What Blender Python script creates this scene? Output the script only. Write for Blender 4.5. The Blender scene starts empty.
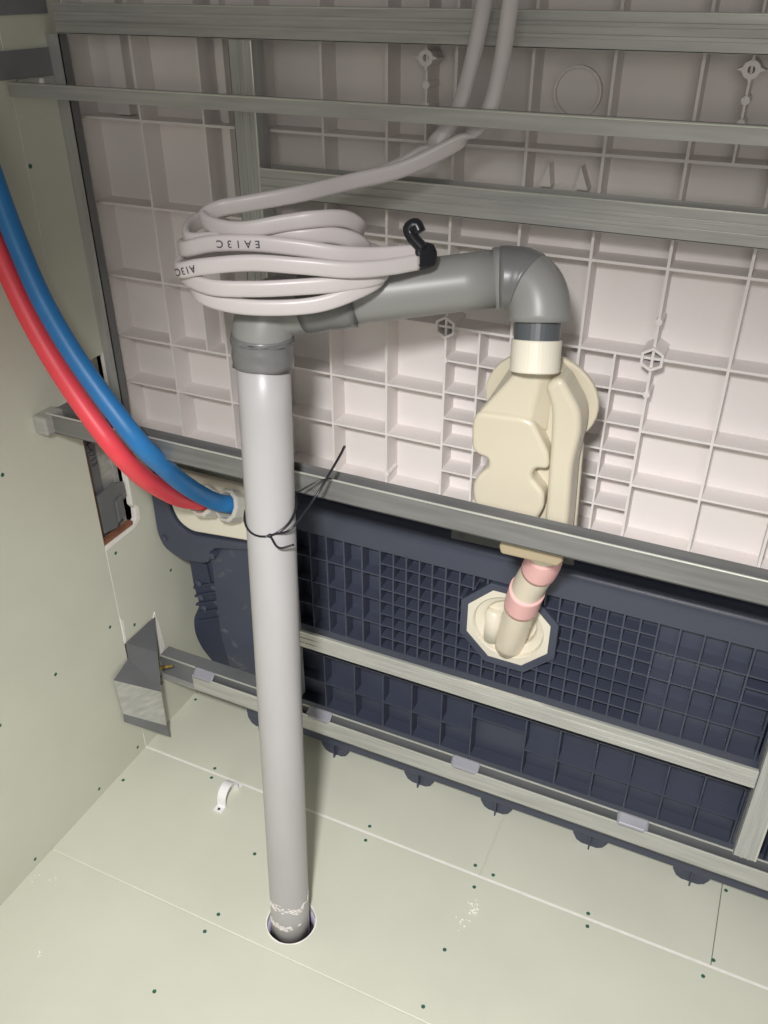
import bpy, bmesh, math, random
from mathutils import Vector, Matrix
random.seed(7)
SC = bpy.context.scene
COL = SC.collection

# ------------------------------------------------------------------ camera, world, lights, exposure
CAM_Z = 1.2652
cam_d = bpy.data.cameras.new('camera')
cam = bpy.data.objects.new('camera', cam_d); COL.objects.link(cam)
P, YW = math.radians(31.81), math.radians(-24.67)
fwd = Vector((math.sin(YW)*math.cos(P), math.cos(YW)*math.cos(P), -math.sin(P)))
rgt = Vector((math.cos(YW), -math.sin(YW), 0)); up = rgt.cross(fwd)
m = Matrix((rgt, up, -fwd)).transposed().to_4x4(); m.translation = (0, 0, CAM_Z)
cam.matrix_world = m
cam_d.sensor_fit = 'HORIZONTAL'; cam_d.sensor_width = 36.0
cam_d.lens = 866.35/768*36.0
cam_d.clip_start = 0.01
SC.camera = cam

w = bpy.data.worlds.new('world'); SC.world = w; w.use_nodes = True
bg = w.node_tree.nodes['Background']
bg.inputs[0].default_value = (1.0, 0.97, 0.92, 1); bg.inputs[1].default_value = 0.17

def look(o, tgt):
    d = Vector(tgt)-o.location
    o.rotation_euler = d.to_track_quat('-Z', 'Y').to_euler()
def spot(name, loc, tgt, power, size, blend, radius, col):
    l = bpy.data.lights.new(name, 'SPOT'); l.energy = power; l.spot_size = math.radians(size)
    l.spot_blend = blend; l.shadow_soft_size = radius; l.color = col
    o = bpy.data.objects.new(name, l); COL.objects.link(o); o.location = loc; look(o, tgt)
    return o
spot('work_lamp', (-0.07, -0.12, 1.48), (-0.22, 0.54, 0.25), 97, 90, 1.0, 0.05, (1.0, 0.985, 0.965))

al = bpy.data.lights.new('fill_light', 'AREA'); al.shape = 'RECTANGLE'; al.size = 1.3; al.size_y = 1.0  # added soft fill behind the camera, no such source seen
al.energy = 11; al.color = (1.0, 0.96, 0.90)
ao = bpy.data.objects.new('fill_light', al); COL.objects.link(ao); ao.location = (0.45, -1.7, 1.55); look(ao, (-0.2, 1.0, 1.0))

SC.view_settings.view_transform = 'Standard'; SC.view_settings.look = 'None'
SC.view_settings.gamma = 1.0; SC.view_settings.use_curve_mapping = False
SC.view_settings.exposure = 0.0

# ------------------------------------------------------------------ materials
def lin(c):
    c /= 255.0
    return c/12.92 if c <= 0.04045 else ((c+0.055)/1.055)**2.4
def rgb(r, g, b): return (lin(r), lin(g), lin(b), 1)
def mat(name, col, rough=0.5, metal=0.0, var=0.06, scale=12.0, bump=0.0, bscale=80.0, stretch=None, spec=0.5,
        trans=0.0, alpha=1.0, coat=0.0, sss=0.0):
    mt = bpy.data.materials.new(name); mt.use_nodes = True
    nt = mt.node_tree; b = nt.nodes['Principled BSDF']
    b.inputs['Roughness'].default_value = rough; b.inputs['Metallic'].default_value = metal
    b.inputs['Specular IOR Level'].default_value = spec
    if trans: b.inputs['Transmission Weight'].default_value = trans
    if alpha < 1: b.inputs['Alpha'].default_value = alpha
    if coat: b.inputs['Coat Weight'].default_value = coat
    if sss:
        b.inputs['Subsurface Weight'].default_value = sss; b.inputs['Subsurface Scale'].default_value = 0.004
    tc = nt.nodes.new('ShaderNodeTexCoord'); mp = nt.nodes.new('ShaderNodeMapping')
    geo = nt.nodes.new('ShaderNodeNewGeometry')
    nt.links.new(geo.outputs['Position'], mp.inputs['Vector'])
    if stretch: mp.inputs['Scale'].default_value = stretch
    nz = nt.nodes.new('ShaderNodeTexNoise'); nz.inputs['Scale'].default_value = scale
    nz.inputs['Detail'].default_value = 4
    nt.links.new(mp.outputs['Vector'], nz.inputs['Vector'])
    rp = nt.nodes.new('ShaderNodeMix'); rp.data_type = 'RGBA'
    a = tuple(max(0, x*(1-var)) for x in col[:3])+(1,); c2 = tuple(min(1, x*(1+var)) for x in col[:3])+(1,)
    rp.inputs['A'].default_value = a; rp.inputs['B'].default_value = c2
    ct = nt.nodes.new('ShaderNodeMapRange'); ct.inputs[1].default_value = 0.3; ct.inputs[2].default_value = 0.7
    nt.links.new(nz.outputs['Fac'], ct.inputs[0]); nt.links.new(ct.outputs[0], rp.inputs['Factor'])
    nt.links.new(rp.outputs['Result'], b.inputs['Base Color'])
    if bump:
        n2 = nt.nodes.new('ShaderNodeTexNoise'); n2.inputs['Scale'].default_value = bscale
        nt.links.new(mp.outputs['Vector'], n2.inputs['Vector'])
        bp = nt.nodes.new('ShaderNodeBump'); bp.inputs['Strength'].default_value = bump; bp.inputs['Distance'].default_value = 0.001
        nt.links.new(n2.outputs['Fac'], bp.inputs['Height']); nt.links.new(bp.outputs['Normal'], b.inputs['Normal'])
    return mt
M = {}
M['board'] = mat('green_gypsum_board', rgb(212, 213, 198), 0.75, var=0.035, scale=6, bump=0.15, bscale=300, spec=0.3)
M['gypsum'] = mat('white_gypsum_edge', rgb(244, 240, 234), 0.9, var=0.05, scale=60, bump=0.5, bscale=200)
M['joint'] = mat('joint_paper', rgb(228, 230, 214), 0.85)
M['screw_green'] = mat('green_screw_head', rgb(58, 104, 88), 0.5, 0.1)
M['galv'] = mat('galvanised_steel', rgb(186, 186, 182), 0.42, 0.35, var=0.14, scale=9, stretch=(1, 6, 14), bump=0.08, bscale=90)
M['galv_v'] = mat('galvanised_steel_upright', rgb(184, 185, 183), 0.42, 0.35, var=0.12, scale=9, stretch=(14, 14, 1), bump=0.08, bscale=90)
M['bright'] = mat('steel_edge_highlight', rgb(214, 216, 208), 0.28, 0.5, var=0.05)  # edge highlights put into a paler, glossier steel colour
M['galv_dark'] = mat('dull_grey_steel', rgb(124, 126, 128), 0.5, 0.3, var=0.10, scale=14)
M['strap'] = mat('dull_grey_strip', rgb(136, 137, 140), 0.5, 0.2, var=0.1, scale=14)
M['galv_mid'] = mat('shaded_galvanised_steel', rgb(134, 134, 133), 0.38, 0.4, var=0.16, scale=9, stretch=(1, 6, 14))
M['rust'] = mat('brown_edge', rgb(132, 88, 68), 0.8, var=0.2, scale=60)
M['panel'] = mat('off_white_moulded_plastic', rgb(227, 221, 219), 0.5, var=0.025, scale=5, spec=0.4, sss=0.05)
M['pan'] = mat('slate_blue_moulded_plastic', rgb(68, 73, 89), 0.38, var=0.06, scale=10, spec=0.5)
def scuffed_pan():
    mt = M['pan'].copy(); mt.name = 'scuffed_slate_plastic'
    nt = mt.node_tree; b = nt.nodes['Principled BSDF']
    src = b.inputs['Base Color'].links[0].from_socket
    geo = nt.nodes.new('ShaderNodeNewGeometry')
    n = nt.nodes.new('ShaderNodeTexNoise'); n.inputs['Scale'].default_value = 26; n.inputs['Detail'].default_value = 8
    n.inputs['Distortion'].default_value = 1.5
    nt.links.new(geo.outputs['Position'], n.inputs['Vector'])
    r = nt.nodes.new('ShaderNodeMapRange'); r.inputs[1].default_value = 0.60; r.inputs[2].default_value = 0.72
    r.inputs[4].default_value = 0.45
    nt.links.new(n.outputs['Fac'], r.inputs[0])
    mx = nt.nodes.new('ShaderNodeMix'); mx.data_type = 'RGBA'
    nt.links.new(r.outputs[0], mx.inputs['Factor']); nt.links.new(src, mx.inputs['A'])
    mx.inputs['B'].default_value = rgb(122, 124, 122)
    mx.inputs['A'].default_value = rgb(70, 75, 82)
    nt.links.new(mx.outputs['Result'], b.inputs['Base Color'])
    return mt
M['pan_scuff'] = scuffed_pan()
M['pan_pad'] = mat('rubbery_dark_blue', rgb(52, 58, 76), 0.5, var=0.08)
M['pvc'] = mat('grey_pvc', rgb(178, 176, 177), 0.36, var=0.03, scale=7, stretch=(4, 4, 1), spec=0.5)
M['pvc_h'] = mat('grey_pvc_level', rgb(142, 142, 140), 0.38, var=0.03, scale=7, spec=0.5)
M['tape'] = mat('grey_vinyl_tape', rgb(116, 116, 116), 0.33, var=0.05, scale=25, bump=0.25, bscale=60)
M['pvc_dark'] = mat('dark_grey_pvc', rgb(86, 90, 94), 0.35, var=0.05)
M['cream'] = mat('cream_plastic', rgb(206, 198, 178), 0.34, var=0.02, scale=6, spec=0.5, sss=0.1)
M['cream_white'] = mat('pale_cream_plastic', rgb(226, 220, 204), 0.35, var=0.02, scale=6)
M['beige'] = mat('beige_plastic', rgb(168, 154, 128), 0.45, var=0.04)
M['pink'] = mat('pink_collar', rgb(255, 200, 198), 0.4, var=0.02)
M['glue'] = mat('dried_white_glue', rgb(224, 218, 216), 0.7, var=0.1, scale=90)
M['lilac'] = mat('lilac_sleeve', rgb(196, 190, 214), 0.5, var=0.05)
M['blue'] = mat('blue_foam_sleeve', rgb(46, 124, 190), 0.42, var=0.05, scale=30, bump=0.15, bscale=160)
M['red'] = mat('red_foam_sleeve', rgb(252, 80, 92), 0.42, var=0.04, scale=30, bump=0.15, bscale=160)
M['ring'] = mat('clear_nut', rgb(232, 230, 222), 0.15, var=0.03, trans=0.35)
M['cable'] = mat('grey_white_cable', rgb(206, 199, 199), 0.34, var=0.02, scale=20)
M['cable_grey'] = mat('grey_cable', rgb(170, 166, 160), 0.4, var=0.03, scale=20)
M['outlet'] = mat('pale_outlet_plastic', rgb(243, 232, 212), 0.34, var=0.02)
M['black'] = mat('black_vinyl', rgb(30, 30, 36), 0.3, var=0.1)
M['ink'] = mat('black_ink', rgb(74, 70, 78), 0.7)
M['white'] = mat('white_plastic', rgb(244, 242, 244), 0.4, var=0.02)
M['clear_tape'] = mat('frosted_tape', rgb(176, 176, 186), 0.35, var=0.05, scale=40, alpha=0.6)
M['brass'] = mat('brass_screw', rgb(190, 160, 90), 0.3, 0.9)
M['dark'] = mat('dark_void', rgb(40, 40, 40), 0.9)
M['label'] = mat('shaded_grey_label', rgb(70, 72, 74), 0.5)  # tone darkened to carry the shadow under the rail

# ------------------------------------------------------------------ helpers
def link(name, mesh, material, parent=None, smooth=False, bevel=0.0, bseg=2):
    o = bpy.data.objects.new(name, mesh); COL.objects.link(o)
    if material is not None and not mesh.materials: mesh.materials.append(material)
    if smooth:
        for p in mesh.polygons: p.use_smooth = True
    if parent is not None:
        o.parent = parent
        o.location = -world_loc(parent)
    if bevel:
        b = o.modifiers.new('bevel', 'BEVEL'); b.width = bevel; b.segments = bseg; b.limit_method = 'ANGLE'
        b.angle_limit = math.radians(40)
    return o
def world_loc(o):
    v = Vector((0, 0, 0))
    while o is not None:
        v = v+o.location; o = o.parent
    return v
def fin(bm, name='m'):
    me = bpy.data.meshes.new(name)
    bmesh.ops.recalc_face_normals(bm, faces=bm.faces)
    bm.to_mesh(me); bm.free(); return me
def thing(name, label, cat, loc, group=None):
    o = bpy.data.objects.new(name, None); COL.objects.link(o); o.location = loc; o.empty_display_size = 0.02
    o['label'] = label; o['category'] = cat
    if group: o['group'] = group
    return o
def tag(o, label, cat, group=None):
    o['label'] = label; o['category'] = cat
    if group: o['group'] = group
    return o
def addbox(bm, x0, x1, y0, y1, z0, z1):
    v = [bm.verts.new((x, y, z)) for x in (x0, x1) for y in (y0, y1) for z in (z0, z1)]
    for f in ((0, 1, 3, 2), (4, 6, 7, 5), (0, 4, 5, 1), (2, 3, 7, 6), (0, 2, 6, 4), (1, 5, 7, 3)):
        bm.faces.new([v[i] for i in f])
def boxes(*bs):
    bm = bmesh.new()
    for b in bs: addbox(bm, *b)
    return fin(bm)
def prism(pts, axis, a0, a1):
    """closed polygon pts in the plane normal to axis, extruded a0..a1"""
    bm = bmesh.new()
    def mk(p, a):
        if axis == 'x': return (a, p[0], p[1])
        if axis == 'y': return (p[0], a, p[1])
        return (p[0], p[1], a)
    A = [bm.verts.new(mk(p, a0)) for p in pts]; B = [bm.verts.new(mk(p, a1)) for p in pts]
    bm.faces.new(A); bm.faces.new(B[::-1]); n = len(pts)
    for i in range(n): bm.faces.new((A[i], A[(i+1) % n], B[(i+1) % n], B[i]))
    return fin(bm)
def fillet(pts, r, seg=4):
    """round the corners of a closed 2D polygon"""
    out = []; n = len(pts)
    for i in range(n):
        p0, p, p1 = Vector(pts[i-1]), Vector(pts[i]), Vector(pts[(i+1) % n])
        a, b = p0-p, p1-p; la, lb = a.length, b.length
        d = min(r, la*0.45, lb*0.45); A = p+a*(d/la); B = p+b*(d/lb)
        for k in range(seg+1):
            t = k/seg; q = A*(1-t)**2+p*(2*t*(1-t))+B*t*t; out.append((q.x, q.y))
    return out
def spline(pts, sub=8):
    P_ = [Vector(p) for p in pts]; out = []
    for i in range(len(P_)-1):
        p0 = P_[max(i-1, 0)]; p1 = P_[i]; p2 = P_[i+1]; p3 = P_[min(i+2, len(P_)-1)]
        def tj(a, b, t): return t+max((b-a).length, 1e-6)**0.5
        t0 = 0; t1 = tj(p0, p1, t0) if i > 0 else t0+1e-3*0+max((p2-p1).length, 1e-6)**0.5
        if i == 0: p0 = p1*2-p2
        if i == len(P_)-2: p3 = p2*2-p1
        t1 = tj(p0, p1, t0); t2 = tj(p1, p2, t1); t3 = tj(p2, p3, t2)
        for k in range(sub):
            t = t1+(t2-t1)*k/sub
            A1 = p0*((t1-t)/(t1-t0))+p1*((t-t0)/(t1-t0)); A2 = p1*((t2-t)/(t2-t1))+p2*((t-t1)/(t2-t1))
            A3 = p2*((t3-t)/(t3-t2))+p3*((t-t2)/(t3-t2))
            B1 = A1*((t2-t)/(t2-t0))+A2*((t-t0)/(t2-t0)); B2 = A2*((t3-t)/(t3-t1))+A3*((t-t1)/(t3-t1))
            out.append(B1*((t2-t)/(t2-t1))+B2*((t-t1)/(t2-t1)))
    out.append(P_[-1]); return out
def sweep(path, prof, ref=Vector((0, 0, 1)), radii=None, caps=True):
    """prof: list of (a,b) offsets; a along side vector, b along up vector (ref orthogonalised)"""
    bm = bmesh.new(); rings = []; n = len(path); k = len(prof); prev = None
    for i, p in enumerate(path):
        t = (path[min(i+1, n-1)]-path[max(i-1, 0)]).normalized()
        r = ref if ref is not None else None
        if r is None:
            if prev is None:
                r = Vector((0, 0, 1)) if abs(t.z) < 0.8 else Vector((0, 1, 0))
            else: r = prev
        u = (r-t*r.dot(t))
        if u.length < 1e-3: u = prev if prev is not None else Vector((0, 1, 0))
        u.normalize(); s = t.cross(u); prev = u
        sc = radii[i] if radii else 1.0
        rings.append([bm.verts.new(p+s*(a*sc)+u*(b*sc)) for a, b in prof])
    for i in range(n-1):
        for j in range(k):
            bm.faces.new((rings[i][j], rings[i][(j+1) % k], rings[i+1][(j+1) % k], rings[i+1][j]))
    if caps:
        bm.faces.new(rings[0]); bm.faces.new(rings[-1][::-1])
    return fin(bm)
def circ(n, r=1.0): return [(r*math.cos(2*math.pi*i/n), r*math.sin(2*math.pi*i/n)) for i in range(n)]
def tube(path, r, n=16, radii=None): return sweep([Vector(p) for p in path], circ(n, r), None, radii)
def lathe(axis_o, axis_d, prof, n=24, cap=True):
    """prof: list of (distance along axis, radius)"""
    o = Vector(axis_o); d = Vector(axis_d).normalized()
    u = d.orthogonal().normalized(); v = d.cross(u); bm = bmesh.new(); rings = []
    for h, r in prof:
        rings.append([bm.verts.new(o+d*h+(u*math.cos(a)+v*math.sin(a))*r) for a in [2*math.pi*i/n for i in range(n)]])
    for a, b in zip(rings, rings[1:]):
        for j in range(n): bm.faces.new((a[j], a[(j+1) % n], b[(j+1) % n], b[j]))
    if cap: bm.faces.new(rings[0]); bm.faces.new(rings[-1][::-1])
    return fin(bm)
def ringmesh(axis_o, axis_d, prof, n=24):
    return lathe(axis_o, axis_d, prof+[prof[0]], n, cap=False)
_cube = None
def rib(parent, x0, x1, y0, y1, z0, z1, material, name='rib'):
    """thin piece sharing one unit-cube mesh per material"""
    global _cube
    key = 'unit_'+material.name
    me = bpy.data.meshes.get(key)
    if me is None:
        me = boxes((-.5, .5, -.5, .5, -.5, .5)); me.name = key; me.materials.append(material)
    o = bpy.data.objects.new(name, me); COL.objects.link(o); o.parent = parent
    o.location = Vector(((x0+x1)/2, (y0+y1)/2, (z0+z1)/2))-world_loc(parent)
    o.scale = (x1-x0, y1-y0, z1-z0); return o
def text_mesh(s, size, material, name, parent, mtx, weight=0.0, spacing=1.0):
    cu = bpy.data.curves.new('txt', 'FONT'); cu.body = s; cu.size = size; cu.align_x = 'CENTER'; cu.align_y = 'CENTER'
    cu.extrude = 0.00008; cu.offset = weight; cu.space_character = spacing
    to = bpy.data.objects.new('txt', cu); COL.objects.link(to)
    dg = bpy.context.evaluated_depsgraph_get()
    me = bpy.data.meshes.new_from_object(to.evaluated_get(dg))
    bpy.data.objects.remove(to); bpy.data.curves.remove(cu)
    me.transform(mtx); me.materials.clear()
    return link(name, me, material, parent)
def frame_mtx(origin, x, n):
    x = Vector(x).normalized(); n = Vector(n); n = (n-x*n.dot(x)).normalized(); y = n.cross(x)
    mm = Matrix((x, y, n)).transposed().to_4x4(); mm.translation = origin; return mm

# ------------------------------------------------------------------ floor
XW = -0.91
floor_me = boxes((-1.0, 0.9, -0.7, 1.45, -0.06, -0.04))
floor = link('floor', floor_me, M['dark']); floor['kind'] = 'structure'
TH = 0.0125
def board(x0, x1, y0, y1, z1=0.0):
    return link('board', boxes((x0, x1, y0, y1, z1-TH, z1)), M['board'], floor, bevel=0.0012)
GX = 0.0019
board(XW-0.004, 0.9, -0.7, 0.6287-0.0009)
HC = (-0.4745, 0.6835)
def holed_board(x0, x1, y0, y1):
    bm = bmesh.new(); n = 48
    hr = [0.0382+0.0005*math.sin(5*a)+random.uniform(-0.0007, 0.0007) for a in [2*math.pi*i/n for i in range(n)]]
    rows = []
    for z in (0.0, -TH):
        rows.append([bm.verts.new((HC[0]+hr[i]*math.cos(2*math.pi*i/n), HC[1]+hr[i]*math.sin(2*math.pi*i/n), z)) for i in range(n)])
    sq = []
    for z in (0.0, -TH):
        r_ = []
        for i in range(n):
            a = 2*math.pi*i/n; c, s = math.cos(a), math.sin(a); R_ = 0.046
            k = R_/max(abs(c), abs(s)); r_.append(bm.verts.new((HC[0]+k*c, HC[1]+k*s, z)))
        sq.append(r_)
    for i in range(n):
        j = (i+1) % n
        bm.faces.new((rows[0][i], rows[0][j], sq[0][j], sq[0][i])); bm.faces.new((rows[1][i], sq[1][i], sq[1][j], rows[1][j]))
        f = bm.faces.new((rows[0][i], rows[1][i], rows[1][j], rows[0][j])); f.material_index = 1
    hx0, hx1, hy0, hy1 = HC[0]-0.046, HC[0]+0.046, HC[1]-0.046, HC[1]+0.046
    for a in ((x0, hx0, y0, y1), (hx1, x1, y0, y1), (hx0, hx1, y0, hy0), (hx0, hx1, hy1, y1)):
        addbox(bm, a[0], a[1], a[2], a[3], -TH, 0)
    me = fin(bm); me.materials.append(M['board']); me.materials.append(M['gypsum'])
    return link('board', me, M['board'], floor)
holed_board(XW-0.004, 0.9, 0.6287+0.0009, 0.8815-GX)
board(XW-0.004, -0.232-0.0007, 0.8815+GX, 1.40)
board(-0.232+0.0007, 0.1345-0.0004, 0.8815+GX, 1.40)
board(0.1345+0.0004, 0.9, 0.8815+GX, 1.40)
link('joint_strip', boxes((XW, 0.9, 0.8785, 0.8845, -0.008, -0.0002)), M['gypsum'], floor)
link('joint_strip', boxes((XW, 0.9, 0.6265, 0.631, -0.008, -0.0007)), M['joint'], floor)
link('joint_strip', boxes((-0.234, -0.230, 0.884, 1.39, -0.008, -0.0016)), M['board'], floor)
rim = bmesh.new(); q = 64; rr = [[], [], []]
for i in range(q):
    a = 2*math.pi*i/q; c_, s_ = math.cos(a), math.sin(a)
    wv = 0.0006+0.0010*abs(math.sin(3*a+0.7))+random.uniform(0, 0.0007)
    for k, (r_, z_) in enumerate(((0.0376, -0.004), (0.0380, 0.0004), (0.0384+wv, 0.0002))):
        rr[k].append(rim.verts.new((HC[0]+r_*c_, HC[1]+r_*s_, z_)))
for a_, b_ in ((0, 1), (1, 2)):
    for i in range(q): rim.faces.new((rr[a_][i], rr[a_][(i+1) % q], rr[b_][(i+1) % q], rr[b_][i]))
link('cut_edge', fin(rim), M['gypsum'], floor)
hl = ringmesh((HC[0], HC[1], -0.036), (0, 0, 1), [(0, 0.0355), (0.024, 0.0355), (0.024, 0.0385), (0, 0.0385)], 40)
link('hole_sleeve', hl, M['lilac'], floor, smooth=True)
scr = lathe((0, 0, 0), (0, 0, 1), [(-0.0005, 0.0031), (0.0003, 0.0031), (0.0005, 0.0024), (0.0002, 0.0012)], 10)
scr.materials.append(M['screw_green'])
def screw(parent, loc, rot=None, s=1.0, me=scr):
    o = bpy.data.objects.new('screw', me); COL.objects.link(o); o.parent = parent
    o.location = Vector(loc)-world_loc(parent); o.scale = (s, s, s)
    if rot: o.rotation_euler = rot
    return o
for x, y in [(-0.897, 0.798), (-0.585, 0.645), (-0.588, 0.612), (-0.601, 0.503), (-0.759, 0.892), (-0.752, 0.871), (-0.592, 0.764),
             (-0.439, 0.896), (-0.433, 0.867), (-0.245, 0.899), (-0.212, 0.894), (-0.233, 0.860), (-0.238, 0.740), (-0.235, 0.647),
             (-0.053, 0.891), (-0.049, 0.869), (0.137, 0.894), (0.126, 0.862), (0.141, 1.025), (-0.898, 1.028)]:
    screw(floor, (x, y, 0))
crb = bmesh.new()
for (x, y, n) in [(-0.227, 0.835, 4), (-0.223, 0.817, 14), (-0.218, 0.826, 8), (-0.225, 0.797, 5), (-0.233, 0.791, 4), (-0.862, 0.583, 5), (-0.900, 0.573, 4), (-0.789, 0.474, 4)]:
    for _ in range(n):
        r = random.uniform(0.0008, 0.0022); cx, cy = x+random.gauss(0, 0.004), y+random.gauss(0, 0.005)
        bmesh.ops.create_icosphere(crb, subdivisions=1, radius=r, matrix=Matrix.Translation((cx, cy, r*0.4)) @ Matrix.Diagonal((1, 1, 0.6, 1)))
cr = link('plaster_crumbs', fin(crb), M['gypsum']); cr['kind'] = 'stuff'
tag(cr, 'scattered white plaster crumbs on the green floor boards', 'debris')

# ------------------------------------------------------------------ left wall
wall = link('wall_left', boxes((-1.02, -1.0, -0.7, 1.45, -0.06, 1.5)), M['dark']); wall['kind'] = 'structure'
def wallboard(pts, extra=None):
    bm = bmesh.new()
    A = [bm.verts.new((XW, p[0], p[1])) for p in pts]; B = [bm.verts.new((XW-TH, p[0], p[1])) for p in pts]
    bm.faces.new(A); bm.faces.new(B[::-1]); n = len(pts)
    for i in range(n):
        f = bm.faces.new((A[i], B[i], B[(i+1) % n], A[(i+1) % n])); f.material_index = 1
    bmesh.ops.triangulate(bm, faces=[f for f in bm.faces if len(f.verts) > 4])
    me = fin(bm); me.materials.append(M['board']); me.materials.append(M['gypsum'])
    return link('board', me, M['board'], wall)
wallboard([(-0.7, 0), (0.8805, 0), (0.8805, 1.5), (-0.7, 1.5)])
def strip_board(profile, y1):
    """profile: list of (y_left, z) from floor up; a board with a cut left edge"""
    bm = bmesh.new(); L = {}
    for k, (y, z) in enumerate(profile):
        L[k] = [bm.verts.new((x, yy, z)) for x in (XW, XW-TH) for yy in (y, y1)]
    for k in range(len(profile)-1):
        a, b = L[k], L[k+1]
        f = bm.faces.new((a[0], b[0], b[2], a[2])); f.material_index = 1
        if abs(profile[k][1]-profile[k+1][1]) > 1e-6:
            bm.faces.new((a[0], a[1], b[1], b[0])); bm.faces.new((a[2], b[2], b[3], a[3])); bm.faces.new((a[1], a[3], b[3], b[1]))
    me = bpy.data.meshes.new('board'); bm.to_mesh(me); bm.free()
    me.materials.append(M['board']); me.materials.append(M['gypsum'])
    return link('board', me, M['board'], wall)
strip_board([(0.8822, 0), (0.8822, 0.10), (0.958, 0.10), (0.967, 0.172), (0.964, 0.258), (0.8822, 0.258), (0.8822, 0.463), (0.955, 0.463), (0.967, 0.470), (0.969, 0.490),
             (0.962, 0.500), (0.962, 0.770), (0.956, 0.775), (0.8822, 0.775), (0.8822, 1.5)], 1.40)
# white paper and gypsum showing along the cut edges
link('joint_strip', boxes((XW-0.008, XW-0.0002, 0.8800, 0.8828, 0.262, 0.460)), M['gypsum'], wall)
link('joint_strip', boxes((XW-0.008, XW-0.0005, 0.8803, 0.8823, 0.0, 0.035)), M['gypsum'], wall)
link('joint_strip', boxes((XW-0.008, XW-0.0010, 0.8803, 0.8823, 0.78, 1.45)), M['joint'], wall)
link('cut_edge', prism([(0.8825, 0.457), (0.957, 0.459), (0.972, 0.468), (0.974, 0.492), (0.966, 0.500), (0.964, 0.474), (0.955, 0.466), (0.8825, 0.466)], 'x', XW-0.003, XW+0.0006), M['gypsum'], wall)
link('cut_edge', prism([(0.956, 0.728), (0.9605, 0.726), (0.9625, 0.774), (0.954, 0.778)], 'x', XW-0.003, XW+0.0007), M['gypsum'], wall)
link('cut_edge', prism([(0.8815, 0.258), (0.8855, 0.258), (0.888, 0.305), (0.8825, 0.315)], 'x', XW-0.003, XW+0.0006), M['gypsum'], wall)
link('cut_edge', prism([(0.9605, 0.258), (0.968, 0.268), (0.9735, 0.23), (0.979, 0.176), (0.968, 0.167), (0.9645, 0.2)], 'x', XW-0.003, XW+0.0012), M['gypsum'], wall)
link('edge_paper', boxes((XW-0.012, XW-0.0002, 0.8795, 0.8825, 0.470, 0.690)), M['rust'], wall)
link('edge_paper', prism([(0.8825, 0.4665), (0.955, 0.4665), (0.955, 0.4735), (0.8825, 0.4735)], 'x', XW-0.011, XW-0.0010), M['rust'], wall)
for y, z in [(0.902, 0.44), (1.029, 0.322), (0.856, 0.315), (0.913, 0.278), (0.725, 0.316), (0.607, 0.312), (0.861, 0.019), (0.887, 1.055),
             (0.854, 0.685), (0.725, 0.681), (0.593, 0.017), (0.752, 0.019)]:
    screw(wall, (XW, y, z), (0, math.pi/2, 0))
rear_block = link('rear_light_block', boxes((-1.02, 0.9, 1.40, 1.42, -0.06, 1.5)), M['dark']); rear_block['kind'] = 'structure'  # unseen dark sheet, added to stop ambient light entering from behind
# steel stud standing in the cavity behind the cut opening
st = thing('wall_stud', 'grey steel stud with printed code inside the cut opening of the left wall', 'stud', (-0.94, 0.91, -0.04))
link('web', boxes((-0.9265, -0.9255, 0.872, 0.9185, -0.04, 1.45)), M['galv_dark'], st)
link('flange', boxes((-0.9600, -0.9255, 0.949, 0.950, -0.04, 1.45)), M['galv'], st)
link('cover_plate', boxes((-0.9300, -0.9280, 0.918, 0.960, 0.40, 0.80)), M['galv'], st)
link('clip', prism([(0.893, 0.482), (0.925, 0.476), (0.944, 0.515), (0.958, 0.520), (0.957, 0.548), (0.935, 0.556), (0.893, 0.552)], 'x', -0.922, -0.916), M['galv_dark'], st, bevel=0.001)
link('clip', prism([(0.926, 0.487), (0.942, 0.493), (0.943, 0.53), (0.926, 0.527)], 'x', -0.9155, -0.9115), M['galv_dark'], st, bevel=0.001)
text_mesh('M-4713', 0.017, M['ink'], 'printed_code', st, frame_mtx(Vector((-0.9252, 0.907, 0.625)), (0, 0.12, -1), (1, 0, 0)), 0.0004)

# dark flat strips and a steel tab near the top of the left wall
o = link('dark_wall_strip', boxes((XW, XW+0.002, 0.70, 0.965, 1.156, 1.187)), M['strap']); tag(o, 'dark flat strip along the left wall above the thin bar', 'strap')
o = link('dark_wall_strip', boxes((XW, XW+0.002, 0.70, 0.965, 1.224, 1.30)), M['strap']); tag(o, 'dark flat strip along the left wall at the very top of the photo', 'strap')
tb = thing('fixing_tab', 'small steel tab with a screw at the left end of the thin bar', 'bracket', (XW, 0.91, 1.147))
link('plate', prism([(0.878, 1.142), (0.955, 1.139), (0.955, 1.155), (0.893, 1.155)], 'x', XW, XW+0.003), M['galv'], tb)
link('screw', lathe((XW+0.003, 0.931, 1.150), (1, 0, 0), [(0, 0.004), (0.002, 0.004), (0.003, 0.002)], 12), M['white'], tb)

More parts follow.
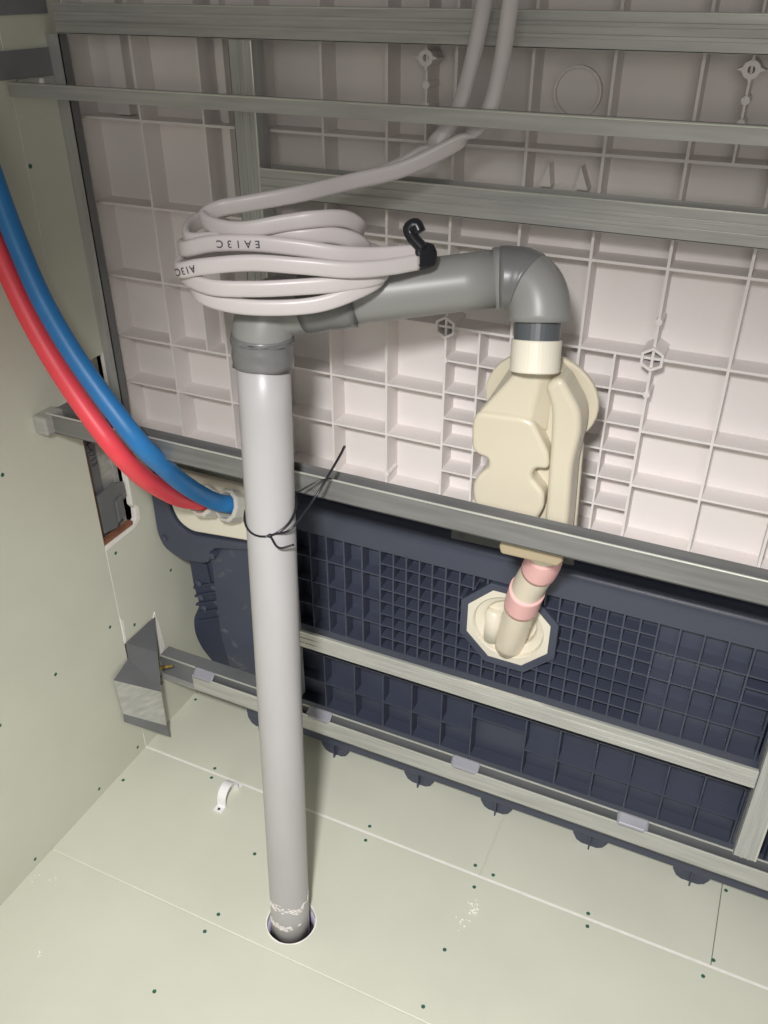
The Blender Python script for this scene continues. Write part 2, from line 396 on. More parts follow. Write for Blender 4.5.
# ------------------------------------------------------------------ off-white ribbed panel
YF, YB = 0.990, 1.026
pn = thing('ribbed_panel', 'large off-white moulded plastic panel backed with a grid of square ribs', 'panel', (-0.3, 1.0, 0.63))
PX0, PX1, PZ0, PZ1 = -0.9085, 0.31, 0.632, 1.38
link('back_sheet', boxes((PX0, PX1, YB, YB+0.006, PZ0, PZ1)), M['panel'], pn)
T2 = 0.0016
def vr(x, z0, z1, t=T2, yf=YF): rib(pn, x-t, x+t, yf, YB, z0, z1, M['panel'])
def hr_(z, x0, x1, t=T2, yf=YF): rib(pn, x0, x1, yf+0.0003, YB, z-t, z+t, M['panel'])
for x in (-0.9065, -0.806, -0.7065, -0.622, -0.5355, -0.4515, -0.3685, -0.283, -0.198, -0.1125, -0.0285, 0.056, 0.140, 0.225, 0.308): vr(x, PZ0, PZ1)
for z in (0.6345, 0.8870, 0.991, 1.102, 1.218, 1.33): hr_(z, PX0, PX1)
for z in (0.718, 0.7935): hr_(z, PX0, -0.3685); hr_(z, -0.1125, PX1)
for z in (0.680, 0.721, 0.7600, 0.798, 0.842): hr_(z, -0.3685, -0.1125, 0.0013)
for x in (-0.3235, -0.2405, -0.1555): vr(x, PZ0, 0.887, 0.0013)
vr(-0.741, 0.7935, 0.887, 0.0013)
vr(-0.403, 1.102, 1.38, 0.0012); vr(-0.0675, 1.102, 1.38, 0.0012)
rib(pn, -0.862, -0.838, 1.010, YB, 1.105, 1.38, M['panel'], 'pilaster')
rib(pn, -0.706, -0.694, 1.004, YB, 0.650, 0.665, M['panel'], 'pilaster')
rib(pn, -0.693, -0.683, 1.012, YB, 0.991, 1.38, M['panel'], 'pilaster')
def hexm():
    bm = bmesh.new(); R = []
    for (r, y) in ((0.0148, YB), (0.0148, YF-0.004), (0.0112, YF-0.004), (0.0100, YB-0.001)):
        R.append([bm.verts.new((r*math.sin(math.pi*i/3), y, r*math.cos(math.pi*i/3))) for i in range(6)])
    for a, b in zip(R, R[1:]):
        for j in range(6): bm.faces.new((a[j], a[(j+1) % 6], b[(j+1) % 6], b[j]))
    bm.faces.new(R[-1]); me = fin(bm); me.materials.append(M['panel']); return me
hm = hexm()
for x in (-0.3685, -0.1125):
    o = bpy.data.objects.new('hexagonal_boss', hm); COL.objects.link(o); o.parent = pn; o.location = Vector((x, 0, 0.887))-pn.location
bs = bmesh.new()
for i in range(4):
    a = math.pi/2*i
    v = [bs.verts.new((r*math.cos(a+d), y, r*math.sin(a+d))) for y in (-0.003, 0.02) for r, d in ((0.0135, 0), (0.006, -0.6), (0.006, 0.6))]
    bs.faces.new((v[0], v[1], v[2])); bs.faces.new((v[0], v[3], v[4], v[1])); bs.faces.new((v[0], v[2], v[5], v[3]))
star = fin(bs); star.materials.append(M['panel'])
cyl = lathe((0, -0.004, 0), (0, 1, 0), [(0.03, 0.0085), (0, 0.0085), (0, 0.0036), (0.012, 0.0030)], 16); cyl.materials.append(M['panel'])
dotm = lathe((0, -0.0012, 0), (0, 1, 0), [(0.03, 0.0042), (0, 0.0042), (-0.0004, 0.002)], 12); dotm.materials.append(M['panel'])
def pput(name, me, x, z, y=YF, par=None):
    o = bpy.data.objects.new(name, me); COL.objects.link(o); o.parent = par or pn
    o.location = Vector((x, y, z))-world_loc(o.parent); return o
for x in (-0.403, -0.0675):
    b = pput('screw_boss', cyl, x, 1.188); pput('gusset', star, x, 1.188, YF, b)
    pput('pin_boss', dotm, x, 1.161); pput('pin_boss', dotm, x, 1.140)
for x, z in ((-0.3685, 0.842), (-0.1125, 0.842), (-0.1125, 0.931), (-0.3685, 0.931), (-0.451, 0.655)): pput('pin_boss', dotm, x, z)
link('moulded_arch', ringmesh((-0.240, YB-0.002, 1.158), (0, 1, 0), [(-0.006, 0.026), (0.004, 0.026), (0.004, 0.0238), (-0.006, 0.0238)], 32), M['panel'], pn)
for x, s in ((-0.262, 1), (-0.222, -1)):
    link('gusset', prism([(x-0.008*s, 1.062), (x+0.006*s, 1.062), (x+0.002*s, 1.086)], 'y', 1.006, YB), M['panel'], pn)

# ------------------------------------------------------------------ slate shower pan
pan = thing('shower_pan', 'dark slate-blue moulded shower pan standing on feet behind the lower rails', 'shower pan', (-0.3, 1.02, 0.0))
PF, PB = 1.010, 1.034
X0, X1 = -0.66, 0.42
prof_top = [(PF, 0.504), (PF-0.002, 0.535)]+[(PF+0.010-0.012*math.cos(math.radians(a)), 0.540+0.012*math.sin(math.radians(a))) for a in range(5, 90, 7)]+[(PF+0.020, 0.554), (1.30, 0.556), (1.30, 0.548), (PB+0.006, 0.546), (PB+0.006, 0.504)]
link('top_edge', prism(prof_top, 'x', -0.700, X1), M['pan'], pan)
link('back_sheet', boxes((X0, X1, PB, PB+0.006, 0.05, 0.51)), M['pan'], pan)
band = [(X0, 0.126, PF+0.002, PB, 0.248, 0.3055), (X0, X1, PF+0.002, PB, 0.052, 0.1245), (0.1245, X1, PF+0.001, PB, 0.44, 0.505), (0.125, 0.150, PF+0.004, PB, 0.06, 0.44)]
link('band', boxes(*band), M['pan'], pan)
OC = (-0.257, 0.422)
def clipcircle(c, lo, hi, centre_c, centre_l, R):
    d = abs(c-centre_c)
    if d >= R: return [(lo, hi)]
    h = math.sqrt(R*R-d*d); out = []
    if centre_l-h > lo: out.append((lo, min(hi, centre_l-h)))
    if centre_l+h < hi: out.append((max(lo, centre_l+h), hi))
    return out
T3 = 0.00125
def pv(x, z0, z1, yf=PF):
    for a, b in clipcircle(x, z0, z1, OC[0], OC[1], 0.079):
        if b-a > 0.004: rib(pan, x-T3, x+T3, yf, PB, a, b, M['pan'])
def ph(z, x0, x1, yf=PF+0.0003):
    for a, b in clipcircle(z, x0, x1, OC[1], OC[0], 0.079):
        if b-a > 0.004: rib(pan, a, b, yf, PB, z-T3, z+T3, M['pan'])
for x in (-0.660, -0.628, -0.5965, -0.566, -0.5345, -0.5025, -0.471, -0.045, -0.0155, 0.0165, 0.048, 0.0805, 0.120): pv(x, 0.306, 0.504)
for x in (-0.448, -0.426, -0.404, -0.3825, -0.3605, -0.338, -0.316, -0.294, -0.272, -0.250, -0.228, -0.206, -0.184, -0.1615, -0.139, -0.1155, -0.092, -0.069):
    pv(x, 0.306, 0.503)
for z in (0.5035, 0.4545, 0.405, 0.3555, 0.3065): ph(z, -0.66, 0.122)
for z in (0.479, 0.4295, 0.3795, 0.331): ph(z, -0.471, -0.045)
ph(0.434, 0.0805, 0.125)
# lower, coarser grid
for x in (-0.638, -0.580, -0.521, -0.466, -0.412, -0.3575, -0.303, -0.211, -0.155, -0.096, -0.040, 0.013, 0.066, 0.1225): pv(x, 0.124, 0.249)
for z in (0.248, 0.1245): ph(z, -0.66, 0.1235)
ph(0.1835, -0.66, -0.303); ph(0.180, -0.211, 0.1235); ph(0.218, -0.303, -0.211)
# octagonal drain: dark frame, cream flange with recessed cup
def octring(ro, ri, y0, y1, dz=0.0):
    bm = bmesh.new(); R = []
    for r, y in ((ro, y1), (ro, y0), (ri, y0), (ri, y1)):
        R.append([bm.verts.new((OC[0]+r*math.cos(math.pi/8+math.pi/4*i), y, OC[1]+dz+r*math.sin(math.pi/8+math.pi/4*i))) for i in range(8)])
    R.append(R[0])
    for a, b in zip(R, R[1:]):
        for j in range(8): bm.faces.new((a[j], a[(j+1) % 8], b[(j+1) % 8], b[j]))
    return fin(bm)
link('drain_frame', octring(0.0825, 0.0695, PF-0.003, PB), M['pan'], pan, bevel=0.0015)
dr = link('drain_flange', lathe((OC[0], PF+0.001, OC[1]), (0, 1, 0), [(0.024, 0.071), (-0.002, 0.071), (-0.003, 0.0695), (-0.003, 0.0600), (0.002, 0.0575), (0.003, 0.052), (0.018, 0.047), (0.020, 0.040), (0.050, 0.037), (0.052, 0.005)], 8), M['cream_white'], pan, bevel=0.001)
dr.modifiers.clear()
def drain():
    bm = bmesh.new(); n = 48
    def pt(r, a, y, octo):
        if octo:
            k = math.cos(math.pi/8)/math.cos(((a) % (math.pi/4))-math.pi/8)
            r *= k
        return bm.verts.new((OC[0]+r*math.cos(a+math.pi/8), y, OC[1]+0.001+r*math.sin(a+math.pi/8)))
    spec = [(0.071, PB, 1), (0.071, PF-0.001, 1), (0.0695, PF-0.002, 1), (0.0560, PF-0.002, 0), (0.0545, PF+0.001, 0), (0.0535, PF+0.006, 0), (0.0440, PF+0.009, 0), (0.0415, PF+0.011, 0), (0.039, PF+0.0205, 0), (0.004, PF+0.0215, 0)]
    R = [[pt(r, 2*math.pi*i/n, y, oc) for i in range(n)] for r, y, oc in spec]
    for a, b in zip(R, R[1:]):
        for j in range(n): bm.faces.new((a[j], a[(j+1) % n], b[(j+1) % n], b[j]))
    bm.faces.new(R[-1]); return fin(bm)
bpy.data.objects.remove(dr)
dr = link('drain_flange', drain(), M['cream_white'], pan); dr['label'] = 'cream octagonal drain flange with a recessed cup'
link('outlet_stub', lathe((-0.284, PF+0.020, 0.436), (0.0, -0.12, -0.99), [(0, 0.010), (0.004, 0.0145), (0.055, 0.0145)], 24), M['cream_white'], dr, smooth=True)
# left end of the pan: flat scuffed face, knobbly pad column, cream valve plate with two nuts
face = [(-0.66, 0.045), (-0.66, 0.545), (-0.700, 0.545), (-0.700, 0.452), (-0.838, 0.438), (-0.842, 0.412), (-0.835, 0.395), (-0.806, 0.388), (-0.806, 0.20), (-0.79, 0.11), (-0.75, 0.06)]
link('end_face', prism(fillet(face, 0.010), 'y', 1.018, 1.040), M['pan_scuff'], pan, bevel=0.003)
lug = [(-0.700, 0.452), (-0.832, 0.436), (-0.862, 0.452), (-0.872, 0.486), (-0.872, 0.545), (-0.905, 0.545), (-0.906, 0.42), (-0.897, 0.392), (-0.862, 0.375), (-0.80, 0.383), (-0.79, 0.42), (-0.700, 0.440)]
link('corner_lug', prism(fillet(lug, 0.016), 'y', 1.004, 1.030), M['pan'], pan, bevel=0.004)
padp = [(-0.80, 0.39), (-0.862, 0.382), (-0.860, 0.30), (-0.852, 0.262), (-0.872, 0.222), (-0.874, 0.185), (-0.862, 0.152), (-0.835, 0.12), (-0.79, 0.105), (-0.79, 0.20)]
pad = link('pad_column', prism(fillet(padp, 0.014), 'y', 1.024, 1.055), M['pan_pad'], pan, bevel=0.006, bseg=3)
for z in (0.305, 0.285, 0.265, 0.245, 0.225):
    link('rib', prism([(-0.856, z-0.004), (-0.806, z+0.020), (-0.806, z+0.026), (-0.856, z+0.002)], 'y', 1.020, 1.026), M['pan_pad'], pad, bevel=0.001)
link('raised_block', prism([(-0.853, 0.325), (-0.815, 0.325), (-0.818, 0.368), (-0.853, 0.372)], 'y', 1.0195, 1.026), M['pan_pad'], pad, bevel=0.002)
knob = lathe((0, 0, 0), (0, 1, 0), [(0.012, 0.0065), (0, 0.0058), (-0.0015, 0.003)], 14); knob.materials.append(M['pan'])
for x, z in ((-0.890, 0.414), (-0.790, 0.406)): pput('bolt_head', knob, x, z, 1.001, pan)
for x, z in ((-0.850, 0.318), (-0.818, 0.318), (-0.850, 0.285), (-0.815, 0.284), (-0.846, 0.262), (-0.812, 0.262)): pput('knob', knob, x+0.008, z, 1.0195, pad)
vp = [(-0.700, 0.456), (-0.832, 0.442), (-0.857, 0.456), (-0.869, 0.488), (-0.869, 0.560), (-0.650, 0.560), (-0.650, 0.456)]
valve = link('valve_plate', prism(fillet(vp, 0.018), 'y', 1.008, 1.020), M['cream_white'], pan, bevel=0.003); valve['label'] = 'cream plate with two clear hose nuts'
def nut(c, d):
    bm = bmesh.new()
    me = ringmesh(c, d, [(-0.020, 0.0265), (0.004, 0.0285), (0.008, 0.0265), (0.008, 0.0215), (-0.020, 0.0205)], 10)
    bm.free(); return me
NB = Vector((-0.7300, 0.985, 0.5330)); NR = Vector((-0.7780, 0.985, 0.5300))
DB = Vector((-0.30, -0.80, 0.42)).normalized()
link('nut', nut(NB, DB), M['ring'], valve, bevel=0.002); link('nut', nut(NR, Vector((-0.2, -0.75, 0.55)).normalized()), M['ring'], valve, bevel=0.002)
# feet along the lower edge
def footm():
    pts = [(-0.030, 0.050), (-0.028, 0.022), (-0.021, 0.009), (-0.012, 0.004), (0.014, 0.004), (0.023, 0.010), (0.029, 0.024), (0.032, 0.050)]
    return prism(pts, 'y', 1.017, 1.040)
fm = footm(); fm.materials.append(M['pan'])
wm = boxes((-0.0012, 0.0012, 1.008, 1.017, 0.0, 0.04)); wm.materials.append(M['pan'])
for x in (-0.735, -0.570, -0.398, -0.250, -0.083, 0.083, 0.25):
    o = bpy.data.objects.new('foot', fm); COL.objects.link(o); o.parent = pan; o.location = Vector((x, 0, -0.004))-pan.location
    q = bpy.data.objects.new('web', wm); COL.objects.link(q); q.parent = o; q.location = (0.002, 0, 0.004)
link('rim', boxes((-0.74, X1, 1.006, 1.04, 0.036, 0.060)), M['pan'], pan, bevel=0.002)
link('outer_wall', boxes((0.172, X1, 0.985, PF+0.002, 0.10, 0.235)), M['pan'], pan, bevel=0.004)

# ------------------------------------------------------------------ steel frame
def channel_x(name, x0, x1, y, depth, z0, z1, label, open_up=True, ridges=(), back_top=None, material='galv', t=0.0012):
    T_ = thing(name, label, 'rail', ((x0+x1)/2, y, z0))
    bt = z1 if back_top is None else back_top
    link('front_flange', boxes((x0, x1, y, y+t, z0, z1)), M[material], T_, bevel=0.0004)
    link('lip', boxes((x0, x1, y-0.0004, y+0.0022, z1-0.0016, z1+0.0004)), M['bright'], T_, bevel=0.0008)
    link('web', boxes((x0, x1, y, y+depth, z0, z0+t)) if open_up else boxes((x0, x1, y, y+depth, z1-t, z1)), M[material], T_)
    link('back_flange', boxes((x0, x1, y+depth-t, y+depth, z0, bt)), M[material], T_)
    for za, zb in ridges: link('ridge', boxes((x0, x1, y-0.0014, y+0.0005, za, zb)), M[material], T_, bevel=0.0006)
    return T_
channel_x('steel_rail', -0.8905, 0.62, 0.955, 0.030, 1.2025, 1.2355, 'broad steel rail crossing the very top of the white panel', ridges=((1.212, 1.216), (1.223, 1.227)))
channel_x('steel_rail', -0.606, 0.62, 0.955, 0.030, 1.0310, 1.0645, 'broad steel rail running right from the upright stud above the grey elbow', ridges=((1.0405, 1.0445), (1.050, 1.054)))
b2 = channel_x('steel_bar', -0.907, 0.62, 0.875, 0.011, 1.1380, 1.1535, 'thin steel bar in front of the cables near the top', open_up=False)
b2['category'] = 'bar'
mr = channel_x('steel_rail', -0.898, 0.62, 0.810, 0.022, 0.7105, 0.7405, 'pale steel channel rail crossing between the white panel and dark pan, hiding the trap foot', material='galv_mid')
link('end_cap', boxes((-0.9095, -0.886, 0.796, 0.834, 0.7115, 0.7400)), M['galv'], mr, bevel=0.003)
link('end_plate', prism([(-0.905, 0.832), (-0.905, 0.868), (-0.855, 0.850), (-0.850, 0.832)], 'z', 0.733, 0.7345), M['galv_dark'], mr)
r1 = thing('steel_strip', 'pale steel strip across the dark pan just below the drain', 'rail', (-0.24, 0.947, 0.318))
link('face', boxes((-0.610, 0.1225, 0.945, 0.9465, 0.3180, 0.3510)), M['galv'], r1)
link('top_lip', boxes((-0.610, 0.1225, 0.9448, 0.951, 0.3485, 0.3515)), M['bright'], r1, bevel=0.0012)
link('bottom_lip', boxes((-0.610, 0.1225, 0.945, 0.951, 0.3180, 0.3192)), M['galv'], r1)
for z in (0.3265, 0.3365): link('ridge', boxes((-0.610, 0.1225, 0.9438, 0.9455, z, z+0.003)), M['galv'], r1, bevel=0.0006)
# runner: front flange notched off at its left end
rn = thing('floor_runner', 'lowest steel runner along the foot of the dark pan with frosted tape patches', 'rail', (-0.2, 0.955, 0.128))
link('front_flange', boxes((-0.825, 0.62, 0.945, 0.9462, 0.1280, 0.1640)), M['galv'], rn, bevel=0.0004)
link('web', boxes((-0.905, 0.62, 0.945, 0.9575, 0.1280, 0.1292)), M['galv'], rn)
link('back_flange', boxes((-0.905, 0.62, 0.9565, 0.9575, 0.1280, 0.1735)), M['galv_dark'], rn)
link('back_lip', boxes((-0.905, -0.64, 0.957, 0.985, 0.1725, 0.1737)), M['galv_dark'], rn)
link('lip_edge', boxes((-0.905, 0.62, 0.9555, 0.9585, 0.1718, 0.1745)), M['bright'], rn, bevel=0.0010)
link('lip_edge', boxes((-0.825, 0.62, 0.9445, 0.9470, 0.1620, 0.1645)), M['bright'], rn, bevel=0.0009)
for i, x in enumerate((-0.803, -0.560, -0.290, -0.020)):
    l = 0.048 if i else 0.044
    bm = bmesh.new(); n = 10
    secs = [(0.9440, 0.1600), (0.9440, 0.1650), (0.9470, 0.1655), (0.9550, 0.1745), (0.9580, 0.1752), (0.9600, 0.1730)]
    R = []
    for k, (y, z) in enumerate(secs):
        e = 0.75+0.25*math.sin(math.pi*k/(len(secs)-1))
        R.append([bm.verts.new((x+(j/n-0.5)*l*e+random.uniform(-.0015, .0015), y, z)) for j in range(n+1)])
    for a, b in zip(R, R[1:]):
        for j in range(n): bm.faces.new((a[j], a[j+1], b[j+1], b[j]))
    o = link('tape_patch', fin(bm), M['clear_tape'], rn, smooth=True)
    s = o.modifiers.new('s', 'SOLIDIFY'); s.thickness = 0.0006
def stud(x0, x1, y, d, z0, z1, label, side=1):
    T_ = thing('steel_stud', label, 'stud', ((x0+x1)/2, y, z0))
    link('face', boxes((x0, x1, y, y+0.0012, z0, z1)), M['galv_v'], T_, bevel=0.0004)
    link('flange', boxes((x0, x0+0.0012, y, y+d, z0, z1)), M['galv_v'], T_); link('flange', boxes((x1-0.0012, x1, y, y+d, z0, z1)), M['galv_v'], T_)
    link('edge', boxes((x1-0.0026, x1+0.0003, y-0.0006, y+0.0016, z0, z1)), M['bright'], T_, bevel=0.0009)  # pale strip standing in for the highlight along the corner
    for f in (0.32, 0.62): link('ridge', boxes((x0+(x1-x0)*f, x0+(x1-x0)*f+0.003, y-0.0012, y+0.0004, z0, z1)), M['galv_v'], T_, bevel=0.0005)
    return T_
stud(-0.6395, -0.6075, 0.9580, 0.027, 0.1745, 1.2020, 'upright steel stud rising behind the cable coil')
stud(0.1235, 0.1555, 0.9490, 0.027, 0.1745, 1.2020, 'upright steel stud at the lower right edge of the photo')
ca = thing('corner_angle', 'narrow steel angle down the left edge of the white panel', 'angle', (-0.904, 0.957, 0.66))
link('face', boxes((-0.9095, -0.8885, 0.9555, 0.9567, 0.660, 1.2020)), M['galv_v'], ca)
link('flange', boxes((-0.8897, -0.8885, 0.9555, 0.9700, 0.660, 1.2020)), M['galv_dark'], ca)  # darker steel here paints the shadow line beside the panel

# ------------------------------------------------------------------ bent sheet bracket sticking out of the wall slot
br = thing('bent_bracket', 'bent grey sheet-steel bracket jutting from the slot in the left wall', 'bracket', (-0.895, 0.89, 0.16))
def sheet(quads, t=0.0012):
    bm = bmesh.new(); vs = {}
    def V(p):
        if p not in vs: vs[p] = bm.verts.new(p)
        return vs[p]
    for q in quads: bm.faces.new([V(tuple(p)) for p in q])
    bmesh.ops.triangulate(bm, faces=bm.faces[:])
    return fin(bm)
p1, p2 = (-0.9080, 0.8815, 0.2600), (-0.9080, 0.9640, 0.2590)
p3, p4 = (-0.8900, 0.9350, 0.2050), (-0.8640, 0.9000, 0.1460)
p7, p8 = (-0.9030, 0.8330, 0.2160), (-0.9075, 0.8800, 0.2260)
p5, p6 = (-0.8640, 0.8980, 0.0620), (-0.9050, 0.8390, 0.1290)
p5b, p6b = (-0.8600, 0.8950, 0.0380), (-0.9040, 0.8360, 0.1120)
def solid(name, quads, material):
    o = link(name, sheet(quads), material, br); s = o.modifiers.new('s', 'SOLIDIFY'); s.thickness = 0.0012; return o
solid('upper_leaf', [(p1, p8, p3, p2), (p8, p7, p4, p3)], M['galv_dark'])
solid('lower_leaf', [(p7, p6, p5, p4)], M['galv'])
solid('hem', [(p6, p6b, p5b, p5)], M['galv_dark'])
link('screw', lathe((-0.885, 0.930, 0.172), (0.9, 0.32, 0.25), [(0, 0.0042), (0.002, 0.0042), (0.003, 0.0026), (0.012, 0.0026), (0.013, 0.0032), (0.016, 0.0026), (0.026, 0.0022)], 12), M['brass'], br)

# ------------------------------------------------------------------ grey waste pipe
wp = thing('waste_pipe', 'grey plastic waste pipe rising from the floor hole and bending across to the trap', 'pipe', (-0.4745, 0.679, 0.0))
B0 = Vector((-0.4745, 0.679, -0.038)); B1 = Vector((-0.4948, 0.7605, 0.928))
PR = 0.0298
vert = link('pipe_length', tube([B0.lerp(B1, i/12) for i in range(13)], PR, 40), M['pvc'], wp, smooth=True)
vert['label'] = 'long grey upright pipe'
def ax(t): return B0.lerp(B1, t)
adir = (B1-B0).normalized()
def at_z(z): return B0+adir*((z-B0.z)/adir.z)
# first elbow
H0 = Vector((-0.4180, 0.8085, 0.9720)); H1 = Vector((-0.2700, 0.8700, 0.9935))
hdir = (H1-H0).normalized()
def arc(a, da, b, db, n=12):
    a = Vector(a); b = Vector(b); L = (b-a).length*0.56
    q = [a, a+da*L, b-db*L, b]; out = []
    for i in range(n+1):
        t = i/n; s = 1-t
        out.append(q[0]*s**3+q[1]*3*s*s*t+q[2]*3*s*t*t+q[3]*t**3)
    return out
HS = H0-hdir*0.043
e1 = arc(at_z(0.922), adir, HS+hdir*0.002, hdir, 14)
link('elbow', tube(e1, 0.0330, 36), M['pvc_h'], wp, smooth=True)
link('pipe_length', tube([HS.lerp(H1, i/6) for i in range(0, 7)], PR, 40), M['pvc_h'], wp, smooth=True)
# second elbow, turning down into the trap
D1 = Vector((-0.2185, 0.8610, 0.9570)); ddir = Vector((0.10, -0.28, -1)).normalized()
e2 = arc(H1-hdir*0.002, hdir, D1+Vector((0.0012, 0.0005, 0)), ddir, 16)
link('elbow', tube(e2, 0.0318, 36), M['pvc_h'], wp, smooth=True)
link('reducer', tube([D1-ddir*0.006, D1+ddir*0.005, D1+ddir*0.03], 0.0243, 32), M['pvc_dark'], wp, smooth=False)
# vinyl tape wraps
def wrap(a, d, L, r, wob=0.0012, n=40):
    d = Vector(d).normalized(); u = d.orthogonal().normalized(); v = d.cross(u); bm = bmesh.new(); R = []
    K = 8
    for k in range(K+1):
        R.append([])
        for i in range(n):
            an = 2*math.pi*i/n; h = L*k/K
            if k in (0, K): h += wob*2*math.sin(2*an+k)
            rr = r+0.0006*math.sin(3*an+k*1.7)+random.uniform(0, wob*0.25)
            R[-1].append(bm.verts.new(Vector(a)+d*h+(u*math.cos(an)+v*math.sin(an))*rr))
    ri = [[bm.verts.new(Vector(a)+d*h+(u*math.cos(2*math.pi*i/n)+v*math.sin(2*math.pi*i/n))*(r-0.002)) for i in range(n)] for h in (0, L)]
    R = [ri[0]]+R+[ri[1]]
    for p, q in zip(R, R[1:]):
        for j in range(n): bm.faces.new((p[j], p[(j+1) % n], q[(j+1) % n], q[j]))
    return fin(bm)
link('vinyl_tape', wrap(at_z(0.900), adir, 0.034, 0.0336), M['tape'], wp, smooth=True)
link('vinyl_tape', wrap(at_z(0.927), adir, 0.004, 0.0341), M['tape'], wp, smooth=True)
link('vinyl_tape', wrap(HS-hdir*0.003, hdir, 0.056, 0.0335), M['tape'], wp, smooth=True)
tpp = [H1+hdir*0.004, H1+hdir*0.0045]+[p for p in e2[2:8]]+[e2[7]+(e2[8]-e2[7])*0.1]
link('vinyl_tape', sweep(tpp, circ(40, 1.0), None, [0.0300]+[0.0327+0.0003*math.sin(k*2.2) for k in range(len(tpp)-2)]+[0.0305]), M['tape'], wp, smooth=True)
# dried glue line and second sleeve near the floor
gl = bmesh.new()
for _ in range(230):
    a = random.uniform(0, 2*math.pi); z = 0.060+0.004*math.sin(3*a)+random.gauss(0, 0.0032)
    if random.random() < 0.2: z = 0.022+random.gauss(0, 0.003); a = -1.7+random.gauss(0, 0.4)
    c = at_z(z)+Vector((math.cos(a), math.sin(a), 0))*PR
    bmesh.ops.create_icosphere(gl, subdivisions=1, radius=random.uniform(0.0012, 0.0030), matrix=Matrix.Translation(c) @ Matrix.Rotation(a, 4, 'Z') @ Matrix.Diagonal((0.35, 1.5, 0.8, 1)))
g = link('glue_smear', fin(gl), M['glue'], wp, smooth=True); g['kind'] = 'stuff'

# ------------------------------------------------------------------ cream trap
tr = thing('drain_trap', 'cream moulded plastic drain trap below the grey elbow with pink-banded outlet', 'trap', (-0.21, 0.88, 0.62))
S0 = D1+ddir*0.0180
link('socket', lathe(S0, ddir, [(0.0, 0.0245), (0.0, 0.0258), (0.0015, 0.0264), (0.0325, 0.0264), (0.034, 0.0255)], 40), M['cream_white'], tr, smooth=False, bevel=0.0008)
link('neck', prism([(-0.2340, 0.910), (-0.1960, 0.910), (-0.1830, 0.900), (-0.1830, 0.700), (-0.2400, 0.700), (-0.2500, 0.880)], 'y', 0.864, 0.892), M['cream'], tr, bevel=0.006, bseg=4)
fl = [(-0.2141+0.0655*math.cos(a), 0.8575+0.0560*math.sin(a)) for a in [math.radians(d) for d in range(-40, 221, 10)]]
fl += [(-0.268, 0.80), (-0.262, 0.70), (-0.155, 0.70), (-0.160, 0.812)]
link('flange', prism(fl, 'y', 0.888, 0.896), M['cream'], tr, bevel=0.0025, bseg=3)
ch = [(-0.2735, 0.8500), (-0.2790, 0.8380), (-0.2775, 0.8040), (-0.2700, 0.7965), (-0.2570, 0.7945), (-0.2560, 0.7840), (-0.2690, 0.7690), (-0.2740, 0.7550), (-0.2720, 0.7380), (-0.2640, 0.7150), (-0.2580, 0.690),
      (-0.1990, 0.690), (-0.1930, 0.7300), (-0.1870, 0.7450), (-0.1880, 0.7650), (-0.2050, 0.7820), (-0.2015, 0.7950), (-0.1860, 0.7960), (-0.1880, 0.8150), (-0.2000, 0.8360), (-0.2090, 0.8500), (-0.2200, 0.8530)]
link('body', prism(fillet(ch, 0.007), 'y', 0.843, 0.886), M['cream'], tr, bevel=0.0055, bseg=4)
# sloping roof of the chamber, rising to the neck
bm = bmesh.new()
lo = [(-0.2735, 0.846, 0.848), (-0.2140, 0.846, 0.851), (-0.1955, 0.864, 0.830), (-0.1955, 0.884, 0.830), (-0.2735, 0.884, 0.848)]
hi = [(-0.2330, 0.852, 0.903), (-0.2080, 0.852, 0.906), (-0.1930, 0.868, 0.906), (-0.1930, 0.884, 0.910), (-0.2460, 0.884, 0.904)]
A = [bm.verts.new(p) for p in lo]; B = [bm.verts.new(p) for p in hi]
bm.faces.new(A); bm.faces.new(B[::-1])
for i in range(5): bm.faces.new((A[i], A[(i+1) % 5], B[(i+1) % 5], B[i]))
link('roof', fin(bm), M['cream'], tr, bevel=0.004, bseg=3)
ct = [(-0.2020, 0.8960), (-0.1905, 0.8720), (-0.1872, 0.8260), (-0.1865, 0.7980), (-0.1850, 0.7620), (-0.1835, 0.690), (-0.1560, 0.690), (-0.1570, 0.7318), (-0.1605, 0.8060), (-0.1560, 0.8480), (-0.1590, 0.8720), (-0.1840, 0.9080)]
link('down_tube', prism(fillet(ct, 0.012), 'y', 0.8425, 0.884), M['cream'], tr, bevel=0.007, bseg=4)
link('small_tab', boxes((-0.160, -0.151, 0.846, 0.860, 0.700, 0.722)), M['cream_white'], tr, bevel=0.001)
O0 = Vector((-0.1965, 0.868, 0.715)); O1 = Vector((-0.1920, 0.906, 0.640)); O2 = Vector((-0.2212, 0.955, 0.542)); O3 = Vector((-0.2575, 1.028, 0.372))
O1b = O1.lerp(O2, 0.1)
pth = spline([O0, O1, O2, O3], 10)
link('outlet_pipe', tube(pth, 0.0225, 32), M['outlet'], tr, smooth=True)
def along(path, a, b):
    L = [0]
    for p, q in zip(path, path[1:]): L.append(L[-1]+(q-p).length)
    tot = L[-1]; out = []
    for k in range(9):
        s = (a+(b-a)*k/8)*tot
        for i in range(len(path)-1):
            if L[i] <= s <= L[i+1]:
                out.append(path[i].lerp(path[i+1], (s-L[i])/max(1e-9, L[i+1]-L[i]))); break
    return out
o = link('pink_collar', tube(along(pth, 0.19, 0.335), 0.0236, 32), M['pink'], tr, smooth=True)
o = link('pink_collar', tube(along(pth, 0.50, 0.640), 0.0250, 32), M['pink'], tr, smooth=True)
sd = prism([(-0.2325, 0.6860), (-0.2300, 0.6770), (-0.1609, 0.6780), (-0.1560, 0.6860), (-0.1560, 0.7050), (-0.2300, 0.7050)], 'y', 0.8335, 0.905)
o = link('saddle', sd, M['beige'], tr, bevel=0.003); o['label'] = 'beige saddle plate under the rail'

